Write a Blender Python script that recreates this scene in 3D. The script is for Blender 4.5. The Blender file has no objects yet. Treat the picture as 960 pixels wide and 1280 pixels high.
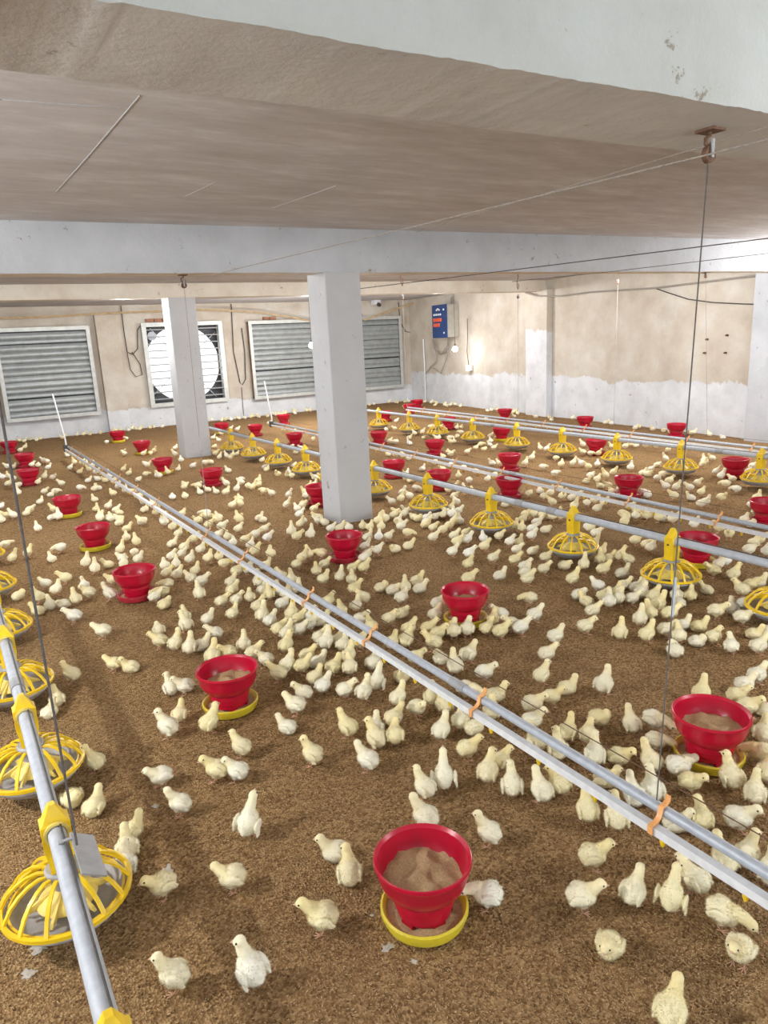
import bpy, bmesh, math, random
import numpy as np
from mathutils import Vector, Matrix, noise
random.seed(7); RNG = np.random.default_rng(7)
SC = bpy.context.scene; COL = SC.collection
PI = math.pi
# ------------------------------------------------------------------ camera (pixels are in the 960x1280 frame)
F, CX, CY, H = 888.0, 480.0, 640.0, 1.6
def nrm(v): v = np.array(v, float); return v/np.linalg.norm(v)
dY = nrm((-88-CX, -(450-CY), F)); dX = nrm((2000-CX, -(347-CY), F))
dX = nrm(dX-dY*dX.dot(dY)); dZ = np.cross(dX, dY)
if dZ[1] < 0: dZ = -dZ
CM = np.array([dX, dY, dZ]); CP = np.array([0, 0, H])
def ray(x, y): return CM @ np.array([x-CX, -(y-CY), F])
def gz(x, y, z=0.0):
    r = ray(x, y); return CP+r*((z-H)/r[2])
def pl(x, y, ax, v):
    r = ray(x, y); return CP+r*((v-CP[ax])/r[ax])
def proj(p):
    c = CM.T @ (np.array(p, float)-CP); return CX+F*c[0]/c[2], CY-F*c[1]/c[2], c[2]
cam = bpy.data.cameras.new('camera'); co = bpy.data.objects.new('camera', cam); COL.objects.link(co)
cam.sensor_fit = 'VERTICAL'; cam.sensor_height = 36; cam.sensor_width = 27; cam.lens = F*36/1280; cam.clip_start = .02
R3 = np.stack([CM[:, 0], CM[:, 1], -CM[:, 2]], 1)
co.matrix_world = Matrix.Translation(CP) @ Matrix([list(r) for r in R3]).to_4x4()
SC.camera = co
# ------------------------------------------------------------------ world, daylight, exposure
W = bpy.data.worlds.new('world'); SC.world = W; W.use_nodes = True
W.node_tree.nodes['Background'].inputs[0].default_value = (.93, .97, 1, 1)
W.node_tree.nodes['Background'].inputs[1].default_value = 1.5
SC.view_settings.view_transform = 'Standard'; SC.view_settings.look = 'None'
SC.view_settings.gamma = 1; SC.view_settings.use_curve_mapping = False
SC.view_settings.exposure = 0.15
SC.cycles.use_denoising = True; SC.cycles.max_bounces = 7; SC.cycles.diffuse_bounces = 5
SC.cycles.sample_clamp_indirect = 6
def area(name, loc, rot, sx, sy, power, col):
    l = bpy.data.lights.new(name, 'AREA'); l.shape = 'RECTANGLE'; l.size = sx; l.size_y = sy; l.energy = power; l.color = col
    o = bpy.data.objects.new(name, l); o.location = loc; o.rotation_euler = rot; COL.objects.link(o); return o
XL, YR = -4.2, -4.2          # left wall, rear wall (both out of the frame)
DAY = (.80, .91, 1.0)
WINL = [(-2.6, 1.9), (.4, 1.9), (3.6, 1.9), (7.0, 1.9), (10.6, 1.9)]          # openings in the left wall: centre y, width
WINR = [(-1.8, 2.2), (1.6, 2.2), (5.0, 2.2), (8.0, 1.8)]                         # openings in the rear wall: centre x, width
for y, w in WINL: area('daylight_left', (XL-.05, y, 1.35), (0, -PI/2, 0), 1.3, w, 42, DAY)
for x, w in WINR: area('daylight_rear', (x, YR-.05, 1.35), (PI/2, 0, 0), w, 1.5, 46, DAY)
LAMP = (1.0, .985, .96)
# lamps: position, power, cord top
BULBS = [((9.56, 12.42, 1.33), 10), ((6.25, 12.6, 1.56), 95), ((2.5, 11.1, 2.45), 120), ((8.7, 3.9, 2.2), 120), ((6.9, 6.2, 2.45), 130),
         ((3.9, 6.5, 2.45), 85), ((.6, 6.6, 2.45), 75), ((-1.7, 2.6, 2.1), 180), ((7.9, 10.8, 2.45), 85), ((5.4, 10.9, 2.45), 110), ((3.7, -.4, 2.2), 115)]
# ------------------------------------------------------------------ helpers
class MB:
    def __init__(s): s.v = []; s.f = []; s.m = []
    def add(s, v, f, m=0):
        n = len(s.v); s.v += [tuple(map(float, p)) for p in v]; s.f += [tuple(i+n for i in q) for q in f]; s.m += [m]*len(f); return s
    def box(s, x0, x1, y0, y1, z0, z1, m=0):
        v = [(x, y, z) for z in (z0, z1) for y in (y0, y1) for x in (x0, x1)]
        return s.add(v, [(0, 2, 3, 1), (4, 5, 7, 6), (0, 1, 5, 4), (2, 6, 7, 3), (0, 4, 6, 2), (1, 3, 7, 5)], m)
    def hexa(s, p, m=0):      # 8 corners ordered as in box
        return s.add(p, [(0, 2, 3, 1), (4, 5, 7, 6), (0, 1, 5, 4), (2, 6, 7, 3), (0, 4, 6, 2), (1, 3, 7, 5)], m)
    def tube(s, pts, r, n=8, m=0, cap=True):
        P = [Vector(p) for p in pts]; rs = r if isinstance(r, (list, tuple)) else [r]*len(P); V = []; Fc = []
        up = None
        for i, p in enumerate(P):
            t = ((P[min(i+1, len(P)-1)]-P[max(i-1, 0)])).normalized()
            if up is None: up = Vector((0, 0, 1)) if abs(t.z) < .9 else Vector((1, 0, 0))
            a = t.cross(up).normalized(); b = a.cross(t).normalized(); up = b
            V += [p+(a*math.cos(k*2*PI/n)+b*math.sin(k*2*PI/n))*rs[i] for k in range(n)]
        for i in range(len(P)-1):
            for k in range(n): Fc.append((i*n+k, i*n+(k+1) % n, (i+1)*n+(k+1) % n, (i+1)*n+k))
        if cap: Fc += [tuple(range(n))[::-1], tuple(range((len(P)-1)*n, len(P)*n))]
        return s.add(V, Fc, m)
    def bar(s, pts, w, h, m=0, side=None):   # rectangular section swept along points
        P = [Vector(p) for p in pts]; V = []; Fc = []
        for i, p in enumerate(P):
            t = (P[min(i+1, len(P)-1)]-P[max(i-1, 0)]).normalized()
            a = Vector(side).normalized() if side else t.cross(Vector((0, 0, 1))).normalized(); b = a.cross(t).normalized()
            V += [p+a*w/2+b*h/2, p-a*w/2+b*h/2, p-a*w/2-b*h/2, p+a*w/2-b*h/2]
        for i in range(len(P)-1):
            for k in range(4): Fc.append((i*4+k, i*4+(k+1) % 4, (i+1)*4+(k+1) % 4, (i+1)*4+k))
        n = len(P)-1; Fc += [(3, 2, 1, 0), (n*4, n*4+1, n*4+2, n*4+3)]
        return s.add(V, Fc, m)
    def lathe(s, prof, n=32, m=0, c=(0, 0, 0)):
        V = []; Fc = []
        for r, z in prof: V += [(c[0]+r*math.cos(k*2*PI/n), c[1]+r*math.sin(k*2*PI/n), c[2]+z) for k in range(n)]
        for i in range(len(prof)-1):
            for k in range(n): Fc.append((i*n+k, i*n+(k+1) % n, (i+1)*n+(k+1) % n, (i+1)*n+k))
        return s.add(V, Fc, m)
    def mesh(s, name, mats, smooth=True):
        me = bpy.data.meshes.new(name); me.from_pydata(s.v, [], s.f); me.update()
        for m in (mats if isinstance(mats, (list, tuple)) else [mats]): me.materials.append(m)
        me.polygons.foreach_set('material_index', s.m)
        bm = bmesh.new(); bm.from_mesh(me); bmesh.ops.recalc_face_normals(bm, faces=bm.faces); bm.to_mesh(me); bm.free()
        if smooth:
            me.polygons.foreach_set('use_smooth', [True]*len(me.polygons)); me.set_sharp_from_angle(angle=math.radians(38))
        return me
    def obj(s, name, mats, parent=None, smooth=True, loc=(0, 0, 0)): return mk(name, s.mesh(name, mats, smooth), parent, loc)
def mk(name, data, parent=None, loc=(0, 0, 0)):
    o = bpy.data.objects.new(name, data); COL.objects.link(o); o.location = loc
    if parent: o.parent = parent
    return o
def tag(o, label, cat, group=None):
    o['label'] = label; o['category'] = cat
    if group: o['group'] = group
    return o
def thing(name, label, cat, loc=(0, 0, 0), group=None): return tag(mk(name, None, None, loc), label, cat, group)
def struct(o, label=None, cat=None):
    o['kind'] = 'structure'
    if label: o['label'] = label; o['category'] = cat
    return o
def copy_tree(o, parent=None):
    c = o.copy(); COL.objects.link(c); c.parent = parent
    for ch in list(o.children): copy_tree(ch, c)
    return c
ORD = 'first second third fourth fifth sixth seventh eighth ninth tenth eleventh twelfth thirteenth fourteenth fifteenth sixteenth seventeenth eighteenth nineteenth twentieth'.split()
def ordw(i):
    if i < 20: return ORD[i]
    t = ['twenty', 'thirty', 'forty', 'fifty'][(i+1)//10-2]; u = (i+1) % 10
    return t+'-'+ORD[u-1] if u else {'twenty': 'twentieth', 'thirty': 'thirtieth', 'forty': 'fortieth', 'fifty': 'fiftieth'}[t]
# ------------------------------------------------------------------ materials
class NT:
    def __init__(s, name):
        s.m = bpy.data.materials.new(name); s.m.use_nodes = True; s.t = s.m.node_tree; s.b = s.t.nodes['Principled BSDF']
    def n(s, typ, **kw):
        x = s.t.nodes.new(typ)
        for k, v in kw.items():
            if k.startswith('i_'):
                key = k[2:]; x.inputs[int(key) if key.isdigit() else key].default_value = v
            else: setattr(x, k, v)
        return x
    def l(s, a, b): s.t.links.new(a, b)
    def noise(s, scale, detail=5, rough=.6, vec=None, dim='3D'):
        x = s.n('ShaderNodeTexNoise'); x.inputs['Scale'].default_value = scale; x.inputs['Detail'].default_value = detail; x.inputs['Roughness'].default_value = rough
        if vec: s.l(vec, x.inputs['Vector'])
        return x.outputs['Fac']
    def pos(s, sc=(1, 1, 1)):
        g = s.n('ShaderNodeNewGeometry'); mp = s.n('ShaderNodeMapping'); mp.inputs['Scale'].default_value = sc
        s.l(g.outputs['Position'], mp.inputs['Vector']); return mp.outputs['Vector']
    def ramp(s, fac, stops):
        r = s.n('ShaderNodeValToRGB'); e = r.color_ramp.elements
        while len(e) < len(stops): e.new(.5)
        for q, (p, c) in zip(e, stops): q.position = p; q.color = tuple(c)+(1,) if len(c) == 3 else c
        s.l(fac, r.inputs[0]); return r.outputs[0]
    def mix(s, fac, a, b):
        x = s.n('ShaderNodeMix', data_type='RGBA')
        for sock, v in ((0, fac), (6, a), (7, b)):
            if hasattr(v, 'links'): s.l(v, x.inputs[sock])
            else: x.inputs[sock].default_value = v if sock == 0 else tuple(v)+(1,)
        return x.outputs[2]
    def math(s, op, a, b=0.0, clamp=False):
        x = s.n('ShaderNodeMath', operation=op, use_clamp=clamp)
        for i, v in enumerate((a, b)):
            if hasattr(v, 'links'): s.l(v, x.inputs[i])
            else: x.inputs[i].default_value = v
        return x.outputs[0]
    def bump(s, fac, dist, strength=.6):
        b = s.n('ShaderNodeBump'); b.inputs['Distance'].default_value = dist; b.inputs['Strength'].default_value = strength
        s.l(fac, b.inputs['Height']); s.l(b.outputs[0], s.b.inputs['Normal'])
    def col(s, c):
        if hasattr(c, 'links'): s.l(c, s.b.inputs['Base Color'])
        else: s.b.inputs['Base Color'].default_value = tuple(c)+(1,)
        return s
    def fin(s, rough=.6, metal=0, spec=None):
        s.b.inputs['Roughness'].default_value = rough; s.b.inputs['Metallic'].default_value = metal
        if spec is not None: s.b.inputs['Specular IOR Level'].default_value = spec
        return s.m
def plain(name, c, rough=.5, metal=0, var=.12, scale=30, bump=0):
    t = NT(name); f = t.noise(scale, 4, .6, t.pos()); d = [max(0, k*(1-var)) for k in c]; e = [min(1, k*(1+var)) for k in c]
    t.col(t.ramp(f, [(.3, d), (.7, e)]))
    if bump: t.bump(f, bump)
    return t.fin(rough, metal)
def paint(name, base, dark, spots=True, scale=1.6):
    """whitewash on rough plaster with stains and chipped dark pits"""
    t = NT(name); p = t.pos(); f = t.noise(scale, 8, .65, p); c = t.ramp(f, [(.35, dark), (.6, base)])
    if spots:
        s = t.noise(9, 6, .75, p); c = t.mix(t.ramp(s, [(.635, (0, 0, 0)), (.67, (1, 1, 1))]), c, (.30, .27, .23))
    t.col(c); t.bump(t.noise(26, 9, .7, p), .012, .5); return t.fin(.85, 0, .2)
def two_tone(name, zline, slope=0.0):
    """bare cream plaster above, brushed white paint below with an uneven edge and chipped pits"""
    t = NT(name); p = t.pos(); sep = t.n('ShaderNodeSeparateXYZ'); t.l(p, sep.inputs[0])
    n1 = t.noise(2.2, 5, .6, p); cream = t.ramp(n1, [(.3, (.47, .41, .345)), (.5, (.55, .50, .43)), (.72, (.63, .60, .55))])
    white = t.ramp(t.noise(3, 6, .6, p), [(.35, (.58, .60, .63)), (.6, (.70, .72, .76))])
    e = t.math('ADD', sep.outputs[2], t.math('MULTIPLY', t.noise(1.3, 4, .6, p), .55))
    e = t.math('ADD', e, t.math('MULTIPLY', t.noise(11, 4, .6, p), .1))
    fac = t.math('MULTIPLY', t.math('SUBTRACT', e, zline+.33), 45, True)
    c = t.mix(fac, white, cream)
    pit = t.ramp(t.noise(6.5, 7, .78, p), [(.635, (0, 0, 0)), (.66, (1, 1, 1))])
    c = t.mix(t.math('MULTIPLY', pit, t.math('SUBTRACT', 1.15, fac, True)), c, (.25, .22, .19))
    t.col(c); t.bump(t.noise(20, 8, .7, p), .012, .5); return t.fin(.85, 0, .2)
M = {}
M['beam'] = paint('whitewashed_beam', (.52, .54, .58), (.43, .45, .48))
M['beam_near'] = paint('whitewashed_beam_rough', (.54, .57, .56), (.47, .49, .47))
def soffit_mat():
    t = NT('grey_plaster'); p = t.pos(); c = t.ramp(t.noise(2.5, 6, .6, p), [(.3, (.50, .50, .51)), (.7, (.60, .605, .61))])
    # darker brown patch with a ragged edge at the beam's left end
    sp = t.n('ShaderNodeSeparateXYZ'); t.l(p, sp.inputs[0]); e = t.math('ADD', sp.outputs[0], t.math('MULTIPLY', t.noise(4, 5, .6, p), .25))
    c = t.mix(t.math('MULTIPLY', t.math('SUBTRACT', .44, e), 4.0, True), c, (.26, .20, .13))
    pit = t.ramp(t.noise(5.5, 7, .78, p), [(.63, (0, 0, 0)), (.67, (1, 1, 1))]); c = t.mix(pit, c, (.36, .34, .31))
    t.col(c); t.bump(t.noise(14, 8, .7, p), .01, .5); return t.fin(.9, 0, .2)
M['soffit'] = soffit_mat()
M['beam_far'] = paint('dusty_beam', (.72, .68, .60), (.60, .53, .44))
M['column'] = paint('whitewashed_column', (.54, .55, .575), (.48, .485, .50), True, 1.1)
M['wall_back'] = two_tone('back_wall_plaster', .42)
M['wall_right'] = two_tone('right_wall_plaster', .72)
M['pil'] = two_tone('pilaster_plaster', 1.55)
M['wall_plain'] = paint('side_wall_plaster', (.74, .70, .63), (.62, .56, .48))
def ceiling_mat():
    t = NT('streaked_concrete'); a = t.noise(1.6, 9, .74, t.pos((.8, 2.6, 1))); b = t.noise(.7, 4, .6, t.pos())
    c = t.ramp(a, [(.32, (.40, .375, .375)), (.5, (.52, .505, .52)), (.66, (.68, .685, .72))])
    c = t.mix(t.math('MULTIPLY', b, .5), c, (.60, .62, .68)); t.col(c); t.bump(t.noise(9, 8, .7, t.pos((.6, 3, 1))), .01, .4); return t.fin(.9, 0, .2)
M['ceiling'] = ceiling_mat()
def litter_mat():
    t = NT('rice_husk_litter'); p = t.pos(); v = t.n('ShaderNodeTexVoronoi'); v.inputs['Scale'].default_value = 125; t.l(t.pos((1, 1, 1)), v.inputs['Vector'])
    sep = t.n('ShaderNodeSeparateColor'); t.l(v.outputs['Color'], sep.inputs[0])
    c = t.ramp(sep.outputs[0], [(.0, (.155, .085, .035)), (.45, (.30, .180, .080)), (1, (.49, .325, .160))])
    big = t.noise(2.3, 6, .6, p); c = t.mix(t.math('MULTIPLY', t.ramp(big, [(.45, (0, 0, 0)), (.75, (1, 1, 1))]), .45), c, (.21, .12, .058))
    t.col(c); t.bump(t.math('ADD', t.math('MULTIPLY', v.outputs['Distance'], 1.0), t.math('MULTIPLY', t.noise(60, 4, .7, p), 1.2)), .01, .9); return t.fin(.95, 0, .1)
M['litter'] = litter_mat()
def husk_mat():
    t = NT('husk'); g = t.n('ShaderNodeNewGeometry')
    t.col(t.ramp(g.outputs['Random Per Island'], [(0, (.165, .092, .038)), (.4, (.31, .187, .085)), (.8, (.46, .305, .150)), (1, (.60, .44, .25))])); return t.fin(.8, 0, .2)
M['husk'] = husk_mat()
M['red'] = plain('red_plastic', (.44, .003, .027), .3, 0, .08, 12)
M['tray_yellow'] = plain('dusty_yellow_plastic', (.62, .50, .03), .42, 0, .12, 25)
M['tray_red'] = plain('dusty_red_plastic', (.36, .02, .035), .5, 0, .2, 25)
M['feed'] = plain('feed_meal', (.46, .33, .18), .95, 0, .25, 180, .004)
M['yellow'] = plain('yellow_plastic', (.80, .54, .015), .38, 0, .10, 20)
M['yellow_old'] = plain('faded_yellow_plastic', (.72, .56, .14), .45, 0, .15, 20)
M['grey_plastic'] = plain('grey_plastic', (.30, .30, .31), .5, 0, .15, 20)
M['dish'] = plain('dusty_grey_dish', (.36, .35, .35), .55, 0, .2, 18)
M['galv'] = plain('galvanised_steel', (.40, .43, .48), .5, .25, .12, 40)
M['feedpipe'] = plain('grey_auger_pipe', (.42, .45, .50), .42, 0, .12, 30)
M['pvc'] = plain('white_pvc', (.72, .74, .77), .35, 0, .1, 30)
M['orange'] = plain('orange_clip', (.78, .38, .14), .4, 0, .15, 60)
M['rope'] = plain('dark_cord', (.10, .09, .085), .8, 0, .3, 90)
M['cord_light'] = plain('grey_cord', (.30, .27, .24), .8, 0, .3, 90)
M['cable'] = plain('black_cable', (.06, .055, .05), .6, 0, .3, 60)
M['tan'] = plain('tan_conduit', (.50, .37, .22), .6, 0, .2, 12)
M['shutter'] = plain('zinc_louvre', (.33, .36, .37), .42, .35, .14, 9)
M['frame'] = plain('zinc_frame', (.56, .58, .57), .5, .3, .12, 12)
M['dark'] = plain('dark_steel', (.05, .055, .06), .6, .2, .3, 20)
M['blue'] = plain('blue_enamel', (.012, .045, .17), .35, 0, .1, 10)
M['box_grey'] = plain('grey_enamel', (.34, .32, .28), .5, 0, .12, 10)
M['button_red'] = plain('red_button', (.75, .12, .05), .4)
M['button_white'] = plain('white_label', (.75, .77, .82), .4)
M['brick'] = plain('red_brick', (.33, .16, .10), .9, 0, .3, 30, .004)
M['rust'] = plain('rust', (.14, .075, .045), .8, .2, .4, 60)
M['droppings'] = plain('dried_droppings', (.45, .41, .35), .9, 0, .2, 120, .002)
M['wood'] = plain('brown_timber', (.26, .17, .10), .8, 0, .25, 14)
def emit(name, c, s):
    t = NT(name); t.b.inputs['Emission Color'].default_value = tuple(c)+(1,); t.b.inputs['Emission Strength'].default_value = s; t.col(c); return t.fin(.4)
M['bulb'] = emit('lit_bulb', (1, .97, .92), 30)
def down_mat(name, island):
    t = NT(name)
    if island: g = t.n('ShaderNodeNewGeometry'); rnd = g.outputs['Random Per Island']
    else: g = t.n('ShaderNodeObjectInfo'); rnd = g.outputs['Random']
    at = t.n('ShaderNodeAttribute', attribute_name='yel')
    body = t.ramp(rnd, [(0, (.93, .90, .76)), (.35, (.92, .85, .60)), (.75, (.90, .81, .48)), (1, (.95, .94, .86))])
    head = t.ramp(rnd, [(0, (.90, .80, .48)), (.6, (.88, .72, .30)), (1, (.91, .83, .55))])
    tc = t.n('ShaderNodeTexCoord'); f = t.noise(45, 4, .6, tc.outputs['Object'])
    k = t.math('ADD', at.outputs['Fac'], t.math('MULTIPLY', t.math('SUBTRACT', f, .5), .9), True)
    t.col(t.mix(k, body, head)); t.b.inputs['Sheen Weight'].default_value = .25; t.b.inputs['Sheen Roughness'].default_value = .5
    t.b.inputs['Subsurface Weight'].default_value = 0; return t.fin(.9, 0, .15)
def fuzz_mat():
    m = down_mat('chick_fuzz', False); t = m.node_tree; b = t.nodes['Principled BSDF']; o = t.nodes['Material Output']
    tr = t.nodes.new('ShaderNodeBsdfTranslucent'); mx = t.nodes.new('ShaderNodeMixShader'); mx.inputs[0].default_value = .5
    t.links.new(b.inputs['Base Color'].links[0].from_socket, tr.inputs[0]); t.links.new(b.outputs[0], mx.inputs[1]); t.links.new(tr.outputs[0], mx.inputs[2]); t.links.new(mx.outputs[0], o.inputs[0]); return m
M['fuzz'] = fuzz_mat()
M['down'] = down_mat('chick_down', False); M['down_far'] = down_mat('chick_down_far', True)
M['leg'] = plain('chick_leg', (.62, .36, .24), .6, 0, .15, 200)
M['beak'] = plain('chick_beak', (.60, .40, .28), .5, 0, .15, 200)
M['eye'] = plain('chick_eye', (.01, .01, .01), .15)
# ------------------------------------------------------------------ setting
YB = 15.3
def xr(y): return 10.35-.1*(YB-y)       # inner face of the right wall
def ground(x, y):
    return .010*noise.noise((x*1.7, y*1.7, 3.1))+.006*noise.noise((x*5.5, y*5.5, 8.2))+.0035*noise.noise((x*17, y*17, 1.2))
def build_floor():
    xs = np.arange(XL, 10.6, .045); ys = np.arange(YR, YB+.1, .045); nx, ny = len(xs), len(ys)
    co_ = np.empty((ny, nx, 3))
    co_[..., 0] = xs[None]; co_[..., 1] = ys[:, None]
    for j, y in enumerate(ys):
        if y < .5:
            co_[j, :, 2] = 0; continue
        for i, x in enumerate(xs): co_[j, i, 2] = ground(x, y) if x > -1.5 else 0
    idx = np.arange(nx*ny).reshape(ny, nx)
    q = np.stack([idx[:-1, :-1], idx[:-1, 1:], idx[1:, 1:], idx[1:, :-1]], -1).reshape(-1, 4)
    me = bpy.data.meshes.new('floor'); me.vertices.add(nx*ny); me.vertices.foreach_set('co', co_.reshape(-1))
    me.loops.add(q.size); me.loops.foreach_set('vertex_index', q.reshape(-1).astype(np.int32))
    me.polygons.add(len(q)); me.polygons.foreach_set('loop_start', np.arange(0, q.size, 4, dtype=np.int32))
    me.update(calc_edges=True); me.polygons.foreach_set('use_smooth', [True]*len(q)); me.materials.append(M['litter'])
    return me
struct(mk('floor', build_floor()), 'brown rice husk litter covering the whole floor', 'floor')
ZC = 2.48
b = MB().box(XL-.3, 11, YR-.3, YB+.4, ZC, ZC+.2); cl_ = struct(b.obj('ceiling', M['ceiling'], smooth=False), 'stained grey brown concrete ceiling slab between the beams', 'ceiling')
for pa, pb in [((70, 240), (175, 119)), ((232, 245), (268, 228)), ((340, 260), (420, 232)), ((0, 124), (150, 134))]:
    a_, b_ = gz(*pa, ZC), gz(*pb, ZC); MB().bar([(*a_[:2], ZC-.001), (*((a_+b_)/2+np.array([.004, .006, 0]))[:2], ZC-.001), (*b_[:2], ZC-.001)], .0045, .0025).obj('plaster_seam', M['beam'], cl_, False)
def beam(name, y0, th, z0, slope, mats, label, rag=.0035):
    """long beam whose two lower edges are uneven, as hand-plastered concrete is"""
    x0, x1 = XL-.1, 10.6; n = 800; f = lambda x: y0+slope*(x-3); m = MB(); V = []
    def j(x, k): return rag*(noise.noise((x*4, k*3.7, y0))+1.3*noise.noise((x*26, k*5.1, y0))*max(0, noise.noise((x*2.1, k, 5))+.45)+.5*noise.noise((x*60, k*2.1, y0)))
    for i in range(n+1):
        x = x0+(x1-x0)*i/n; fy = f(x)
        V += [(x, fy, ZC+.05), (x, fy+j(x, 1)*.6, z0+.03), (x, fy+.012+j(x, 2), z0+j(x, 3)), (x, fy+th-.012+j(x, 4), z0+j(x, 5)), (x, fy+th, z0+.03), (x, fy+th, ZC+.05)]
    F_, MI_ = [], []
    for i in range(n):
        a, b = 6*i, 6*i+6
        for k in range(5): F_.append((a+k, b+k, b+k+1, a+k+1)); MI_.append(1 if k == 2 else 0)
    F_ += [tuple(range(6)), tuple(range(6*n, 6*n+6))]; MI_ += [0, 0]
    m.add(V, F_); m.m = MI_
    return struct(m.obj(name, mats, smooth=True), label, 'beam')
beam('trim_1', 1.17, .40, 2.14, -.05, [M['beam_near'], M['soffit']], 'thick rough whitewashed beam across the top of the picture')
beam('trim_2', 5.42, .23, 2.14, -.075, [M['beam'], M['wall_plain']], 'bluish white ceiling beam carried by the near column')
beam('trim_3', 10.4, .33, 2.29, -.06, [M['beam_far'], M['beam_far']], 'cream dusty ceiling beam carried by the far column')
def column(name, x0, x1, y0, y1, z1, label):
    m = MB(); n = 10
    bm = bmesh.new()
    o = MB().box(x0, x1, y0, y1, -.05, z1).obj(name, M['column'], smooth=False)
    md = o.modifiers.new('edge', 'BEVEL'); md.width = .012; md.segments = 2
    bm.free(); return struct(o, label, 'column')
column('column_1', 2.855, 3.195, 5.43, 5.76, 2.15, 'white square concrete column standing nearest, mid picture')
column('column_2', 2.975, 3.365, 10.41, 10.75, 2.30, 'white square concrete column farther back, left of centre')
# back wall with the opening of the running fan
fx0, fx1, fz0, fz1 = 3.80, 5.38, .47, 2.06
m = MB(); y0, y1 = YB, YB+.25
m.box(XL-.2, fx0, y0, y1, -.1, ZC); m.box(fx1, 10.9, y0, y1, -.1, ZC); m.box(fx0, fx1, y0, y1, -.1, fz0); m.box(fx0, fx1, y0, y1, fz1, ZC)
wb = struct(m.obj('wall_back', M['wall_back'], smooth=False), 'cream plastered far wall with fans, white painted foot', 'wall')
m = MB(); P = [(xr(y)+d, y, z) for z in (-.1, ZC) for y in (YR, YB+.2) for d in (0, .25)]
wr = struct(m.hexa(P).obj('wall_right', M['wall_right'], smooth=False), 'cream plastered right wall with white painted foot', 'wall')
def wall_openings(name, along_x, fixed, spans, a0, a1, z0, z1, th):
    m = MB(); cur = a0
    def bx(p, q, zz0, zz1):
        if along_x: m.box(p, q, fixed-th, fixed, zz0, zz1)
        else: m.box(fixed-th, fixed, p, q, zz0, zz1)
    for c, w in sorted(spans):
        bx(cur, c-w/2, -.1, ZC); bx(c-w/2, c+w/2, -.1, z0); bx(c-w/2, c+w/2, z1, ZC); cur = c+w/2
    bx(cur, a1, -.1, ZC); return m.obj(name, M['wall_plain'], smooth=False)
struct(wall_openings('wall_left', False, XL, WINL, YR-.2, YB+.2, .7, 2.0, .2), 'plastered left wall with open windows', 'wall')
struct(wall_openings('wall_rear', True, YR, WINR, XL-.2, 10.2, .6, 2.1, .2), 'plastered rear wall with open windows', 'wall')
# pilasters
def pil(name, P, label, mat): return struct(MB().hexa(P).obj(name, mat, smooth=False), label, 'pilaster')
pil('trim_4', [(x, y, z) for z in (-.1, 2.3) for y in (YB-.14, YB+.02) for x in (2.86, 3.27)], 'flat cream pilaster on the far wall between left fan and open fan', M['wall_back'])
pil('trim_5', [(xr(y)+d, y, z) for z in (-.1, 2.31) for y in (9.80, 10.42) for d in (-.14, .05)], 'painted pilaster on the right wall under the far beam', M['pil'])
pil('trim_6', [(xr(y)+d, y, z) for z in (-.1, 2.2) for y in (4.9, 5.62) for d in (-.14, .05)], 'white painted pilaster at the right edge of the picture', M['beam'])
# ------------------------------------------------------------------ exhaust fans with louvre shutters on the far wall
def louvre_fan(label, x0, x1, z0, z1, nsl, rng):
    t = thing('fan_shutter', label, 'fan', ((x0+x1)/2, YB, z0), 'louvred exhaust fans on the far wall')
    w, h, d = (x1-x0)/2, z1-z0, .15
    box = MB().box(-w, -w+.03, -d, 0, 0, h).box(w-.03, w, -d, 0, 0, h).box(-w, w, -d, 0, 0, .03).box(-w, w, -d, 0, h-.03, h); box.obj('housing', M['wood'], t, False)
    fr = MB().box(-w-.02, -w+.05, -d-.025, -d, -.02, h+.02).box(w-.05, w+.02, -d-.025, -d, -.02, h+.02).box(-w+.05, w-.05, -d-.025, -d, -.02, .05).box(-w+.05, w-.05, -d-.025, -d, h-.05, h+.02)
    fr.obj('frame', M['frame'], t, False)
    sh = (h-.10)/nsl
    base = None
    for i in range(nsl):
        if base is None:
            s = MB(); W2 = w-.05
            prof = [(-.012, 0), (-.020, sh*.25), (-.014, sh*.55), (.004, sh*.8), (.016, sh*.98), (.022, sh*1.0)]
            V = [(x, -d+.035+p[0], p[1]) for p in prof for x in (-W2, W2)]+[(x, -d+.041+p[0], p[1]) for p in prof for x in (-W2, W2)]
            n = len(prof); Fc = []
            for k in range(n-1): Fc += [(2*k, 2*k+1, 2*k+3, 2*k+2), (2*n+2*k, 2*n+2*k+2, 2*n+2*k+3, 2*n+2*k+1)]
            Fc += [(0, 2*n, 2*n+1, 1), (2*n-2, 2*n-1, 4*n-1, 4*n-2)]
            o = s.add(V, Fc).obj('slat', M['shutter'], t); base = o
        else:
            o = base.copy(); COL.objects.link(o); o.parent = t
        o.location = (0, 0, .05+i*sh); o.rotation_euler = (rng.uniform(-.16, .26), rng.uniform(-.004, .004), 0)
    MB().box(-w+.05, w-.05, -.05, -.03, .05, h-.05).obj('back_plate', M['dark'], t, False)
    return t
rr = random.Random(3)
louvre_fan('closed grey louvre shutter fan at the left edge of the far wall', 1.06, 2.71, .40, 2.08, 14, rr)
louvre_fan('closed grey louvre shutter fan right of the bright open fan', 6.03, 7.66, .41, 2.07, 14, rr)
louvre_fan('closed grey louvre shutter fan beside the corner, behind the near column', 8.36, 9.98, .39, 2.08, 14, rr)
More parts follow.
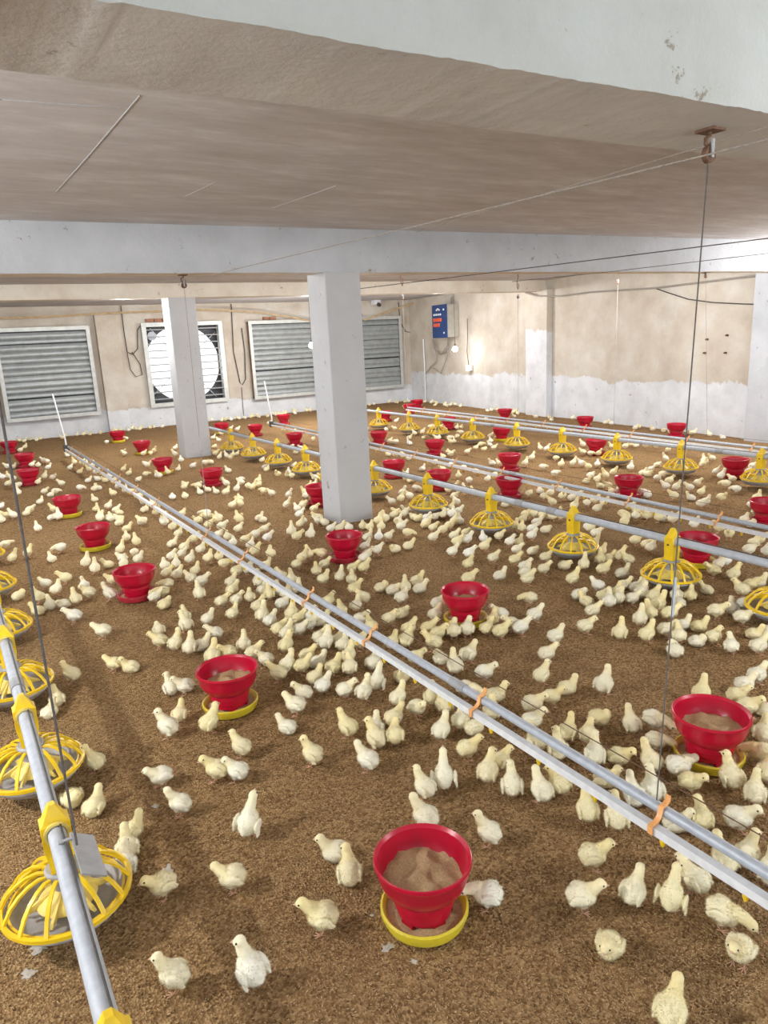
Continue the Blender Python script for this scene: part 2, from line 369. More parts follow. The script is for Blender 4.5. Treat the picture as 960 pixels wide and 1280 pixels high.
def open_fan():
    cx = (fx0+fx1)/2; w = (fx1-fx0)/2; h = fz1-fz0
    t = thing('open_fan', 'open exhaust fan letting in bright daylight through thin louvre bars', 'fan', (cx, YB, fz0))
    MB().box(-w-.06, -w+.03, -.10, 0, -.06, h+.06).box(w-.03, w+.06, -.10, 0, -.06, h+.06).box(-w+.03, w-.03, -.10, 0, -.06, .02).box(-w+.03, w-.03, -.10, 0, h-.02, h+.06).obj('frame', M['frame'], t, False)
    # square plate with round opening
    s = MB(); n = 64; R = .79; c = (0, 0, h/2); V = []; Fc = []
    for k in range(n):
        a = k*2*PI/n; ca, sa = math.cos(a), math.sin(a); q = min(w/max(abs(ca), 1e-6), (h/2)/max(abs(sa), 1e-6))
        R_ = min(R, q*.985)
        for yy in (.14, .17): V += [(R_*ca, yy, h/2+R_*sa), (q*ca, yy, h/2+q*sa)]
    for k in range(n):
        i, j = 4*k, 4*((k+1) % n); Fc += [(i, j, j+1, i+1), (i+2, i+3, j+3, j+2), (i, i+2, j+2, j), (i+1, j+1, j+3, i+3)]
    s.add(V, Fc).obj('shroud', M['dark'], t, False)
    for i in range(11):
        MB().box(-w+.02, w-.02, -.055, -.03, -.011, .011).obj('louvre_bar', M['grey_plastic'], t, False, (0, 0, .10+i*(h-.18)/10))
    MB().tube([(0, .06, h/2), (0, .12, h/2)], .05, 16).obj('hub', M['galv'], t)
    for a in (.7, .7+PI/2): MB().bar([(-.98*math.cos(a), .10, h/2-.98*math.sin(a)), (.98*math.cos(a), .10, h/2+.98*math.sin(a))], .02, .012).obj('brace', M['galv'], t, False)
    MB().tube([(-.62, .05, h-.2), (-.62, .10, h-.2)], .09, 18).obj('pulley_wheel', M['galv'], t)
open_fan()
# loose bricks showing above two fans: pieces of the wall
def bricks(x0, z, n, bw):
    for i in range(n): MB().box(0, bw-.015, -.05, .02, 0, .065).obj('brick', M['brick'], wb, False, (x0+i*bw, YB, z))
bricks(3.86, 2.135, 3, .17); bricks(6.42, 2.105, 2, .16); bricks(8.5, 2.12, 3, .16)
for px, py in [(885, 424), (910, 419), (882, 441), (908, 441)]:
    p = pl(px, py, 0, xr(6.5)); p = pl(px, py, 0, xr(p[1])); MB().tube([(p[0]+.02, p[1], p[2]), (p[0]-.05, p[1], p[2])], .014, 8).obj('anchor_bolt', M['rust'], wr)
# ------------------------------------------------------------------ lines: feed pipes, drinker pipes
XM, XR_, XLN, ZP = 3.64, 6.62, .08, .32
def y_on(px, X, z=ZP):
    # y along a pipe at x=X, z=z that shows at image column px
    lo, hi = -.5, 30.0
    for _ in range(60):
        mid = (lo+hi)/2
        if proj((X, mid, z))[0] > px: lo = mid
        else: hi = mid
    return (lo+hi)/2
def feed_pipe(label, X, ya, yb, joints):
    t = thing('feed_pipe', label, 'pipe', (X, ya, ZP), 'auger feed pipes')
    MB().tube([(0, 0, 0), (0, yb-ya, 0)], .0235, 16).obj('tube', M['feedpipe'], t)
    MB().tube([(.012, 0, .0255), (.012, yb-ya, .0255)], .003, 6).obj('shock_wire', M['cable'], t)
    for y in joints: MB().tube([(0, y-ya-.04, 0), (0, y-ya+.04, 0)], .027, 16).obj('coupling', M['grey_plastic'], t)
    return t
panL = [y_on(140, XLN, .32), 1.97, 2.74, 3.55, 4.40, 5.3, 6.2]
panL[0] = 1.21
panM = [1.94, 2.62, 3.42, 4.30, 5.18, 6.12, 7.02]+[y_on(px, XM, .11) for px in (383, 348, 317, 290)]
panR = [y_on(px, XR_, .11) for px in (950, 851, 771, 703, 646, 591, 547, 512, 474)]
fpL = feed_pipe('grey round feed pipe in the bottom left corner', XLN, -.4, 7.2, [3.0])
fpM = feed_pipe('grey feed pipe running behind the near column, middle of the house', XM, .2, y_on(262, XM), [y_on(690, XM), y_on(650, XM), 8.4])
fpR = feed_pipe('pale grey feed pipe with yellow pans farthest right', XR_, .8, y_on(455, XR_), [y_on(900, XR_), y_on(617, XR_)])
# pan feeder prototype, origin on the pipe axis projected to the floor
def make_pan():
    t = thing('pan_feeder', '', 'feeder', (0, 0, 0), 'yellow pan feeders')
    # clamp tower: tapered box with pointed cap, hole is taken by the pipe
    def ringsec(hx, hy, z): return [(-hx, -hy, z), (hx, -hy, z), (hx, hy, z), (-hx, hy, z)]
    secs = [(.030, .030, .185), (.032, .031, .24), (.038, .028, .27), (.038, .028, .345), (.030, .022, .352), (.008, .010, .398)]
    V = []; Fc = []
    for s in secs: V += ringsec(*s)
    for i in range(len(secs)-1):
        for k in range(4): Fc.append((4*i+k, 4*i+(k+1) % 4, 4*i+4+(k+1) % 4, 4*i+4+k))
    n = 4*(len(secs)-1); Fc += [(3, 2, 1, 0), (n, n+1, n+2, n+3)]
    tw = MB().add(V, Fc).obj('clamp_tower', M['yellow'], t)
    for sx in (-1, 1): MB().tube([(sx*.038, 0, .30), (sx*.043, 0, .30)], .007, 8).obj('bolt', M['rust'], tw)
    for sy in (-1, 1): MB().lathe([(.026, -.004), (.034, -.004), (.034, .004), (.026, .004)], 20).obj('collar_rim', M['yellow_old'], tw).matrix_local = Matrix.Translation((0, sy*.030, ZP)) @ Matrix.Rotation(PI/2, 4, 'X')
    MB().lathe([(0, .200), (.043, .200), (.048, .194), (.048, .178), (.036, .170), (.034, .125), (.028, .12), (0, .12)], 24).obj('collar', M['grey_plastic'], t)
    MB().lathe([(.165, .100), (.177, .100), (.178, .112), (.165, .112), (.165, .100)], 40).obj('ring', M['yellow'], t)
    MB().lathe([(.150, .093), (.156, .093), (.156, .103), (.150, .103), (.150, .093)], 40).obj('inner_ring', M['yellow'], t)
    rib = None
    for k in range(14):
        if rib is None:
            pr = [(.040, .183), (.066, .190), (.095, .183), (.122, .168), (.146, .146), (.162, .122), (.171, .106)]
            rib = MB().bar([(r, 0, z) for r, z in pr], .0105, .007, 0, (0, 1, 0)).obj('rib', M['yellow'], t); o = rib
        else: o = rib.copy(); COL.objects.link(o); o.parent = t
        o.rotation_euler = (0, 0, (k+.5)*2*PI/14)
    cone = MB().lathe([(0, .150), (.030, .148), (.040, .128), (.075, .104), (.082, .094), (0, .09)], 24).obj('feed_cone', M['yellow_old'], t)
    fin = None
    for k in range(6):
        if fin is None: fin = MB().hexa([(.04, -.004, .09), (.115, -.004, .088), (.04, .004, .09), (.115, .004, .088), (.04, -.004, .132), (.105, -.004, .10), (.04, .004, .132), (.105, .004, .10)]).obj('fin', M['yellow_old'], cone, False); o = fin
        else: o = fin.copy(); COL.objects.link(o); o.parent = cone
        o.rotation_euler = (0, 0, k*PI/3)
    MB().lathe([(0, .066), (.09, .060), (.125, .064), (.158, .092), (.166, .092), (.166, .086), (.132, .052), (.10, .044), (0, .042)], 36).obj('dish', M['dish'], t)
    return t
pan0 = make_pan(); pan_used = False
LANDMARKS = []        # x, y, phrase, reach
def put_pans(X, ys, linename, phrase):
    global pan_used
    for i, y in enumerate(ys):
        p = pan0 if not pan_used else copy_tree(pan0); pan_used = True
        p.location = (X, y, 0); p.rotation_euler = (0, 0, 0)
        p['label'] = 'yellow ribbed pan feeder, %s from the front on %s' % (ordw(i), linename)
        LANDMARKS.append((X, y, '%s pan of %s' % (ordw(i), phrase)))
put_pans(XLN, panL, 'the left feed pipe', 'left feed pipe')
put_pans(XM, panM, 'the middle feed pipe', 'middle feed pipe')
put_pans(XR_, panR, 'the far right feed pipe', 'right feed pipe')
def drinker(label, pa, pb, clips, wire=True, riser=None):
    """pa far end, pb near end (x, y); galvanised support tube over a square PVC nipple pipe"""
    A = Vector((pa[0], pa[1], 0)); B = Vector((pb[0], pb[1], 0)); D = (B-A); L = D.length; D.normalize()
    t = thing('drinker_line', label, 'drinker', (A.x, A.y, 0), 'nipple drinker lines'); t.rotation_euler = (0, 0, math.atan2(D.y, D.x))
    MB().tube([(0, .022, .222), (L, .022, .222)], .0165, 14).obj('support_tube', M['galv'], t)
    MB().box(0, L, -.034, -.008, .168, .194).obj('nipple_pipe', M['pvc'], t, False)
    if wire: MB().tube([(0, .045, .30), (L, .045, .30)], .0018, 6).obj('anti_roost_wire', M['rust'], t)
    y = .6; jn = None
    while y < L: MB().tube([(y-.045, .022, .222), (y+.045, .022, .222)], .0195, 14).obj('sleeve', M['grey_plastic'], t); y += 3.0
    cl = None
    for s in clips:
        if cl is None:
            cl = MB().bar([(0, -.040, .172), (0, -.041, .197), (0, -.014, .202), (0, .000, .214), (0, .006, .241), (0, .022, .243), (0, .034, .252), (0, .036, .268)], .016, .005, 0, (1, 0, 0)).obj('clip', M['orange'], t); o = cl
        else: o = cl.copy(); COL.objects.link(o); o.parent = t
        o.location = (s, 0, 0)
    nip = None; s = .1
    while s < L:
        if nip is None: nip = MB().tube([(0, -.021, .170), (0, -.021, .155), (0, -.021, .140)], [.009, .009, .004], 8).obj('nipple', M['yellow'], t); o = nip
        else: o = nip.copy(); COL.objects.link(o); o.parent = t
        o.location = (s, 0, 0); s += .25
    if riser: MB().tube([(.02, 0, .20), (.02, 0, .32), riser], .011, 8).obj('breather_tube', M['pvc'], t); MB().box(-.03, .05, -.04, .04, .15, .25).obj('end_fitting', M['cable'], t, False)
    return t
YA0, YA1 = 11.7, -.4
clipA = [y_on(px, 1.58, .22) for px in (826, 600, 465, 388, 307, 261)]; clipA += [6.6, 7.4, 8.2, 9.0, 9.8, 10.6, 11.3]
drinker('front double pipe drinker line crossing the picture diagonally', (1.54, YA0), (1.58, YA1), [YA0-y for y in clipA], True, (-.35, -.03, 1.0))
drinker('second drinker line running behind the near column', (4.98, 11.85), (4.56, 1.4), [.7+k*.82 for k in range(12)], True, (-.2, 0, .95))
drinker('third drinker line along the right wall', (7.92, 11.9), (7.52, 3.0), [.6+k*.85 for k in range(10)], True)
# bracket plate on the left feed pipe
tag(MB().hexa([(.026, -.10, .022), (.082, -.10, -.012), (.026, .085, .022), (.082, .085, -.012), (.029, -.10, .026), (.085, -.10, -.008), (.029, .085, .026), (.085, .085, -.008)]).box(-.004, .03, .05, .06, .024, .029).obj('bracket_plate', M['grey_plastic'], None, False, (XLN, 1.80, ZP)), 'small grey metal bracket plate hung on the left feed pipe', 'bracket')
# ------------------------------------------------------------------ red hopper feeders
def make_feeder(tray):
    t = thing('hopper_feeder', '', 'feeder', (0, 0, 0), 'red hopper feeders')
    hop = MB().lathe([(.126, .196), (.134, .206), (.137, .204), (.138, .196), (.131, .186), (.128, .158), (.118, .132), (.096, .104), (.090, .100), (.090, .082), (.084, .078), (.082, .056), (.078, .052), (.077, .036), (.070, .036), (.072, .08), (.084, .104), (.108, .130), (.122, .160), (.126, .196)], 44).obj('hopper', M['red'], t)
    for k in range(5): a = k*2*PI/5+.3; MB().hexa([(x, y, z) for z in (.018, .040) for y in (-.02, .02) for x in (.068, .077)]).obj('foot_tab', M['red'], hop, False).rotation_euler = (0, 0, a)
    MB().lathe([(0, .016), (.105, .016), (.112, .044), (.119, .050), (.125, .046), (.125, .036), (.116, .012), (.100, .004), (0, .004)], 44).obj('tray', M['tray_yellow'] if tray == 'yellow' else M['tray_red'], t)
    # feed heap in the hopper and in the tray
    def heap(rmax, z, amp, seed):
        V = []; Fc = []; nr, na = 9, 30
        for i in range(nr+1):
            for k in range(na):
                r = rmax*i/nr; a = k*2*PI/na; x, y = r*math.cos(a), r*math.sin(a)
                V.append((x, y, z+amp*noise.noise((x*26+seed, y*26, seed))*(1.0)))
        for i in range(nr):
            for k in range(na): Fc.append((i*na+k, i*na+(k+1) % na, (i+1)*na+(k+1) % na, (i+1)*na+k))
        return MB().add(V, Fc)
    heap(.115, .136, .020, 4.2).obj('feed', M['feed'], t); heap(.108, .028, .012, 9.1).obj('tray_feed', M['feed'], t)
    return t
FD = {'y': make_feeder('yellow'), 'r': make_feeder('red')}; fd_used = set()
ROWS = [   # name, x limits
 ('left row', 'left of the front drinker line', [(531, 1145, 'y'), (289, 885, 'y'), (172, 748, 'r'), (120, 686, 'y'), (87, 646, 'y'), (38, 606, 'r'), (33, 584, 'r'), (13, 567, 'r')]),
 ('second row', 'right of the front drinker line', [(885, 950, 'y'), (582, 778, 'y'), (432, 700, 'r'), (400, 632, 'r'), (266, 608, 'r'), (205, 592, 'y'), (179, 568, 'y'), (148, 553, 'y')]),
 ('third row', 'just behind the middle feed pipe', [(870, 706, 'y'), (637, 622, 'r'), (549, 612, 'r'), (493, 597, 'r'), (369, 557, 'r'), (320, 545, 'r'), (278, 542, 'y')]),
 ('fourth row', 'beyond the second drinker line', [(958, 655, 'r'), (785, 621, 'r'), (637, 589, 'r'), (544, 569, 'r'), (474, 556, 'r'), (355, 531, 'r')]),
 ('fifth row', 'behind the far right feed pipe', [(918, 597, 'r'), (745, 568, 'r'), (627, 551, 'y'), (561, 537, 'r'), (482, 527, 'r')]),
 ('wall row', 'along the right wall', [(845, 547, 'r'), (731, 536, 'r'), (631, 525, 'r'), (512, 517, 'r'), (522, 511, 'r')])]
FEEDPOS = []; PANPOS = [(XLN, y) for y in panL]+[(XM, y) for y in panM]+[(XR_, y) for y in panR]
for row, where, items in ROWS:
    for i, (px, py, c) in enumerate(items):
        g = gz(px, py); o = FD[c]
        if c in fd_used: o = copy_tree(FD[c])
        fd_used.add(c); o.location = (g[0], g[1], ground(g[0], g[1])-.004); o.rotation_euler = (0, 0, rr.uniform(0, 6))
        o['label'] = 'red hopper feeder on %s tray, %s from front, row %s' % ('yellow' if c == 'y' else 'red', ordw(i), where)
        LANDMARKS.append((g[0], g[1], '%s red feeder of %s' % (ordw(i), row))); FEEDPOS.append((g[0], g[1]))
LANDMARKS.append((3.02, 5.6, 'foot of near white column'))
# ------------------------------------------------------------------ pulleys, cords, cables
def cord(label, a, b, r=.0022, mat='cord_light', adj=None):
    t = MB().tube([a, b], r, 6).obj('suspension_cord', M[mat]); tag(t, label, 'cord', 'hanging cords')
    if adj:
        A = Vector(a); B = Vector(b); MB().tube([A.lerp(B, adj[0])+Vector((.003, 0, 0)), A.lerp(B, adj[1])+Vector((.003, 0, 0))], r*2.2, 6).obj('adjuster', M['galv'], t)
    return t
def pulley(label, p, ztop, rad=.022):
    t = thing('pulley', label, 'pulley', p, 'ceiling pulleys'); h = ztop-p[2]
    MB().tube([(0, 0, h), (0, 0, h*.75), (-.018, 0, h*.6), (-.018, 0, h*.4), (0, 0, h*.3), (.012, 0, h*.4), (.010, 0, h*.52)], .006, 8).obj('hook', M['rust'], t)
    MB().box(-.03, .03, -.03, .03, h-.008, h).obj('plate', M['rust'], t, False)
    MB().tube([(0, -.008, 0), (0, .008, 0)], rad, 16).obj('wheel', M['rust'], t)
    MB().box(-.006, .006, -.014, -.009, -.01, .04).box(-.006, .006, .009, .014, -.01, .04).obj('cheek', M['grey_plastic'], t, False)
    return t
p1 = pl(886, 193, 1, 1.40); cA = Vector((1.55, y_on(826, 1.57, .25), .28))
pulley('rusty hook and pulley under the rough front beam', tuple(p1), 2.14, .024)
cord('cord from front pulley down to the diagonal drinker line', tuple(p1), tuple(cA), .0022, 'rope', (.66, .72))
cord('cord holding the left feed pipe at the left picture edge', (.115, 1.80, ZC), (.115, 1.80, .36), .0035, 'rope')
for px, X, zl, zt, lab in [(515, 4.80, .26, 2.14, 'second drinker line beside the near column'), (771, 7.60, .26, 2.24, 'third drinker line at mid right wall'), (652, 7.75, .26, 2.2, 'third drinker line near the right wall pilaster'), (888, 7.55, .26, 2.24, 'third drinker line, rightmost of the thin cords'), (262, 1.56, .26, 2.14, 'front drinker line before the far column')]:
    yb = y_on(px-4 if px != 262 else 261, X, zl)
    pt = (X, yb, zt-.10); zc = ZC
    if px == 262: pt = (1.74, 5.62, 2.06); zc = 2.14
    if px == 888: pt = (7.58, 5.2, 2.10); zc = 2.14
    cord('thin cord down to the '+lab, pt, (X, yb, zl), .0022, 'cord_light', (.62, .68))
    pulley('small hook and pulley for the '+lab, pt, zc, .022)
def cable(name, label, pts, r, mat='rope', cat='cable'): return tag(MB().tube(pts, r, 6).obj(name, M[mat]), label, cat, 'cables')
g = lambda x, y, z=2.05: tuple(gz(x, y, z))
cable('winch_cable', 'thin winch cable under the ceiling through the front pulley', [g(1000, 164), g(890, 192), g(510, 285), g(300, 335), g(262, 345)], .0025, 'cord_light')
cable('winch_cable', 'upper thin cable parallel to the front winch cable', [g(1000, 146, 2.12), g(872, 185, 2.12), g(520, 290, 2.14)], .0016, 'cord_light')
cable('winch_cable', 'dark winch cable crossing before the second beam at right', [g(1000, 293), g(620, 340), g(440, 362)], .0035, 'rope')
cable('winch_cable', 'lower dark winch cable crossing at right', [g(1000, 312), g(760, 340), g(640, 352)], .0025, 'rope')
def onr(px, py, off=.03):
    p = pl(px, py, 0, 9.7)
    for _ in range(6): p = pl(px, py, 0, xr(p[1])-off)
    return tuple(p)
def onb(px, py, off=.03): return tuple(pl(px, py, 1, YB-off))
cable('wall_cable', 'bundled cable strung along the top of the right wall', [onr(657, 366, .2), onr(672, 370, .2), onr(700, 370, .06), onr(740, 365), onr(820, 360), onr(900, 350), onr(1000, 338)], .016, 'cord_light')
cable('wall_cable', 'slack black cable sagging on the right wall', [onr(818, 360), onr(835, 366), onr(860, 374), onr(890, 378), onr(930, 380), onr(1000, 381)], .008, 'cable')
cable('conduit', 'tan conduit along the far wall over the left fan', [onb(-40, 399, .2), onb(60, 396, .2), onb(140, 391, .2), onb(205, 389, .2)], .022, 'tan', 'conduit')
cable('conduit', 'tan conduit bending down over the fan right of centre', [onb(240, 387, .22), onb(280, 388, .22), onb(330, 391, .22), onb(400, 403, .22)], .020, 'tan', 'conduit')
cable('conduit', 'tan sloping pipe by the far corner', [onb(455, 400, .25), onb(490, 388, .25), onb(540, 371, .25)], .024, 'tan', 'conduit')
cable('wall_cable', 'looped black cable between the left fan and open fan', [onb(151, 382), onb(155, 415), onb(159, 440), onb(166, 443), onb(172, 436), onb(172, 412), onb(177, 405)], .010, 'cable')
cable('wall_cable', 'lower drooping black cable loop left of open fan', [onb(159, 441), onb(163, 462), onb(170, 471), onb(178, 468), onb(175, 455), onb(165, 440)], .009, 'cable')
cable('wall_cable', 'long V shaped cable right of the open fan', [onb(289, 380), onb(292, 440), onb(300, 478), onb(303, 481), onb(307, 474), onb(306, 440), onb(302, 410)], .010, 'cable')
cable('wall_cable', 'thin cable dropping to the floor right of open fan', [onb(302, 484), onb(303, 500), onb(305, 522)], .006, 'cable')
cable('wall_cable', 'black cable drooping left of the control box', [onb(498, 378), onb(500, 402), onb(507, 414), onb(516, 417)], .009, 'cable')
# control box in the far corner
yb0, yb1 = 12.95, 13.58; xb = xr(13.3)
t = thing('control_box', 'blue fronted control cabinet mounted by the far corner', 'control box', (xb-.015, 13.27, 1.54)); t.rotation_euler = (0, 0, -math.atan(.1))
MB().box(-.30, 0, -.30, .30, 0, .70).obj('body', M['box_grey'], t, False)
d = MB().box(-.325, -.30, -.31, .31, -.01, .71).obj('door', M['blue'], t, False)
for r_, (z, n, mt, s) in enumerate([(.50, 4, 'button_white', .018), (.385, 4, 'button_red', .034), (.275, 3, 'button_red', .034)]):
    for k in range(n): MB().box(-.345, -.325, -s, s, -s*1.1, s*1.1).obj('button' if r_ else 'indicator', M[mt], d, False, (0, .20-k*.09, z))
for k, (yy, zz) in enumerate([(.10, .60), (.05, .62), (-.01, .60), (-.2, .60), (-.2, .10)]): MB().box(-.332, -.325, -.022, .022, -.018, .018).obj('label_plate', M['button_white'], d, False, (0, yy, zz))
for lab, pts in [('cable loop hanging under the blue control box', [(541, 424), (543, 436), (550, 443), (558, 440), (562, 425), (563, 405), (565, 370)]), ('second cable loop under the blue control box', [(544, 424), (547, 438), (553, 441), (559, 432), (562, 410), (564, 372)]),
                 ('black cable bundle running left under control box', [(541, 424), (546, 445), (545, 452), (537, 460), (532, 467)]), ('long black cable sagging under control box', [(562, 425), (560, 442), (551, 467), (543, 461), (537, 459)])]:
    cable('wall_cable', lab, [onr(x, y, .06) for x, y in pts], .010, 'cord_light')
cable('conduit', 'white upright conduit below the control box', [onr(529, 424, .05), onr(531, 465, .05), onr(532, 502, .05)], .016, 'pvc', 'conduit')
t = thing('socket_box', 'small white socket box hanging on cable by the lamp', 'socket', onr(586, 460, .08)); MB().box(-.03, .05, -.07, .07, -.06, .06).obj('box', M['button_white'], t, False)
MB().tube([(0, 0, .06), (0, .05, .35), (0, .02, .7), (0, .02, 1.05)], .008, 6).obj('flex', M['cable'], t)
t = thing('security_camera', 'tiny white security camera under beam above corner fan', 'camera', onb(470, 379, .2)); MB().box(-.09, .09, -.07, .07, -.03, .07).obj('case', M['button_white'], t, False); MB().tube([(.02, -.07, -.03), (.02, -.13, -.05)], .045, 12).obj('lens', M['cable'], t); MB().box(-.02, .02, .05, .2, -.01, .03).obj('arm', M['button_white'], t, False)
# lamps
LNAME = ['hanging white LED bulb glowing before the right wall', 'glowing LED bulb at the left edge of near column', 'LED bulb hanging in the far bay behind the far beam', 'LED bulb near the right wall beside the camera', 'LED bulb under the ceiling between the beams at right', 'LED bulb under the ceiling between the beams, middle', 'LED bulb under the ceiling between the beams at left', 'LED bulb left of the camera', 'LED bulb under the ceiling behind the far beam at right', 'LED bulb under the ceiling behind the far beam, middle', 'LED bulb behind the camera at right']
for (p, e), lab in zip(BULBS, LNAME):
    t = thing('led_bulb', lab, 'lamp', p, 'hanging bulbs')
    MB().lathe([(.0, -.095), (.036, -.086), (.055, -.060), (.057, -.036), (.044, -.004), (.018, .018)], 20).obj('glass', M['bulb'], t)
    MB().lathe([(.018, .018), (.020, .030), (.020, .060), (.008, .068), (0, .068)], 16).obj('socket', M['cable'], t)
    MB().tube([(0, 0, .06), (0, 0, ZC-p[2])], .004, 6).obj('flex', M['cable'], t)
    l = bpy.data.lights.new('bulb_light', 'POINT'); l.energy = e; l.shadow_soft_size = .05; l.color = LAMP
    lo = bpy.data.objects.new('bulb_light', l); lo.location = (p[0], p[1], p[2]-.16); COL.objects.link(lo)
# ------------------------------------------------------------------ chicks
def rotm(pitch): return Matrix.Rotation(-pitch, 4, 'Y')
def chick_blobs(sp):
    """ellipsoids (centre, radii, pitch) that merge into one downy body"""
    z = sp['z']; pi_ = sp['pitch']; E = []
    c = Vector((0, 0, z)); Rm = rotm(pi_)
    def rel(x, y, zz): return c+(Rm @ Vector((x, y, zz)))
    E.append((rel(-.006, 0, 0), (.047, .045, .044), pi_)); E.append((rel(.018, 0, .0), (.035, .040, .040), pi_)); E.append((rel(-.028, 0, -.002), (.033, .038, .037), pi_))
    E.append((rel(-.051, 0, .012), (.015, .014, .010), pi_+.5))
    for s in (-1, 1):
        wsp = sp.get('wing', 0)
        E.append((rel(-.010, s*(.043+wsp), .006), (.034, .0085, .021), pi_-.25)); E.append((rel(-.040, s*(.041+wsp*1.6), -.006), (.017, .006, .011), pi_-.35))
        if sp.get('legs'): E.append((rel(.0, s*.020, -.026), (.017, .014, .022), 0))
    nb = rel(.032, 0, .018); hd = Vector(sp['head']); n = 7
    mid = nb.lerp(hd, .5)+Vector((sp.get('bow', .004), 0, 0))
    for i in range(n):
        t = i/(n-1); p = nb*(1-t)**2+mid*2*t*(1-t)+hd*t*t; r = .0265*(1-t)+.0165*t; E.append((p, (r, r, r), 0))
    d = Vector(sp['dir']).normalized()
    E.append((hd, (.0215, .0200, .0200), 0)); E.append((hd+d*.011-Vector((0, 0, .002)), (.0145, .0145, .0135), 0))
    return E, hd, d
def chick_mesh(name, sp, voxel, fuzz, face, mat):
    E, hd, d = chick_blobs(sp); bm = bmesh.new()
    for c, r, p in E: bmesh.ops.create_icosphere(bm, subdivisions=3, radius=1, matrix=Matrix.Translation(c) @ rotm(p) @ Matrix.Diagonal((*r, 1)))
    me = bpy.data.meshes.new('tmp'); bm.to_mesh(me); bm.free(); o = bpy.data.objects.new('tmp', me); COL.objects.link(o)
    r = o.modifiers.new('r', 'REMESH'); r.mode = 'VOXEL'; r.voxel_size = voxel
    s = o.modifiers.new('s', 'SMOOTH'); s.factor = .5; s.iterations = 4 if voxel < .006 else 2
    dg = bpy.context.evaluated_depsgraph_get(); ev = bpy.data.meshes.new_from_object(o.evaluated_get(dg))
    bpy.data.objects.remove(o); bpy.data.meshes.remove(me)
    n = len(ev.vertices); V = np.empty(n*3); ev.vertices.foreach_get('co', V); V = V.reshape(-1, 3)
    N = np.empty(n*3); ev.vertices.foreach_get('normal', N); N = N.reshape(-1, 3)
    faces = [tuple(p.vertices) for p in ev.polygons]; bpy.data.meshes.remove(ev)
    nb = np.array([.03, 0, sp['z']+.02]); h = np.array(hd)
    def yel(P):
        ax = h-nb; t = np.clip((P-nb)@ax/(ax@ax), -1, 1); q = np.linalg.norm(P-(nb+np.outer(np.clip(t, 0, 1), ax)), axis=1)
        return np.clip(1.15-q/.038, 0, 1)
    mb = MB(); mb.add(V, faces, 0); Y = list(yel(V))
    if fuzz:
        tri = np.array([f[:3] for f in faces]); k = RNG.integers(0, len(tri), fuzz); w = RNG.dirichlet((1, 1, 1), fuzz)
        P = (V[tri[k]]*w[..., None]).sum(1); Nn = (N[tri[k]]*w[..., None]).sum(1); Nn /= np.linalg.norm(Nn, axis=1)[:, None]
        back = np.array([-.6, 0, -.5]); dirn = Nn*.8+back*.35+RNG.normal(0, .25, (fuzz, 3)); dirn /= np.linalg.norm(dirn, axis=1)[:, None]
        sd = np.cross(dirn, RNG.normal(0, 1, (fuzz, 3))); sd /= np.linalg.norm(sd, axis=1)[:, None]
        hl = np.linalg.norm(P-h, axis=1); ln = RNG.uniform(.005, .0095, fuzz)*np.clip(hl/.04, .45, 1)
        P0 = P-Nn*.001; a = P0+sd*.0008; b_ = P0-sd*.0008; c_ = P0+dirn*ln[:, None]
        i0 = len(mb.v); mb.add(np.stack([a, b_, c_], 1).reshape(-1, 3), [(3*i, 3*i+1, 3*i+2) for i in range(fuzz)], 4)
        Y += list(np.repeat(yel(P), 3)); FN = np.repeat(Nn, 3, 0)
    if sp.get('legs'):
        for s in (-1, 1):
            sx = sp.get('stride', 0)*s; y = s*.019; top = (sx*.3, y, sp['z']-.030); ank = (-.006+sx, y, .022); ft = (.004+sx, y, .004)
            mb.tube([top, ank, ft], [.0042, .0030, .0028], 6, 1)
            for a in (-.55, 0, .55): mb.tube([ft, (ft[0]+.026*math.cos(a), y+.026*math.sin(a), .0025)], [.0026, .0014], 5, 1)
            mb.tube([ft, (ft[0]-.012, y, .0025)], [.0022, .0012], 5, 1)
    if face: face_parts(mb, hd, d)
    if fuzz: NV = np.zeros((len(mb.v), 3)); NV[:n] = N; NV[n:n+3*fuzz] = FN; NV = NV.tolist()
    Y += [0]*(len(mb.v)-len(Y))
    me = bpy.data.meshes.new(name); me.from_pydata(mb.v, [], mb.f); me.update()
    for m_ in (mat, M['leg'], M['beak'], M['eye'], M['fuzz']): me.materials.append(m_)
    me.polygons.foreach_set('material_index', mb.m); me.polygons.foreach_set('use_smooth', [True]*len(mb.f))
    at = me.attributes.new('yel', 'FLOAT', 'POINT'); at.data.foreach_set('value', [float(q) for q in Y])
    if fuzz:
        me.normals_split_custom_set_from_vertices(NV)
    return me, hd, d
def beak_mb(mb, hd, d, m):
    b0 = hd+d*.0215-Vector((0, 0, .002)); mb.tube([b0-d*.004, b0+d*.004, b0+d*.012-Vector((0, 0, .002))], [.0062, .0050, .0012], 6, m)
def eye_mb(mb, hd, d, s, m):
    side = Vector((0, 0, 1)).cross(d).normalized(); c = hd+d*.010+side*s*.0165+Vector((0, 0, .0045)); n = 8
    prof = [(.0038*math.sin(a), .0038*math.cos(a)) for a in (0.05, .6, 1.2, 1.57, 2.2, 3.09)]; mb.lathe(prof, n, m, tuple(c))
def face_parts(mb, hd, d): beak_mb(mb, hd, d, 2); eye_mb(mb, hd, d, 1, 3); eye_mb(mb, hd, d, -1, 3)
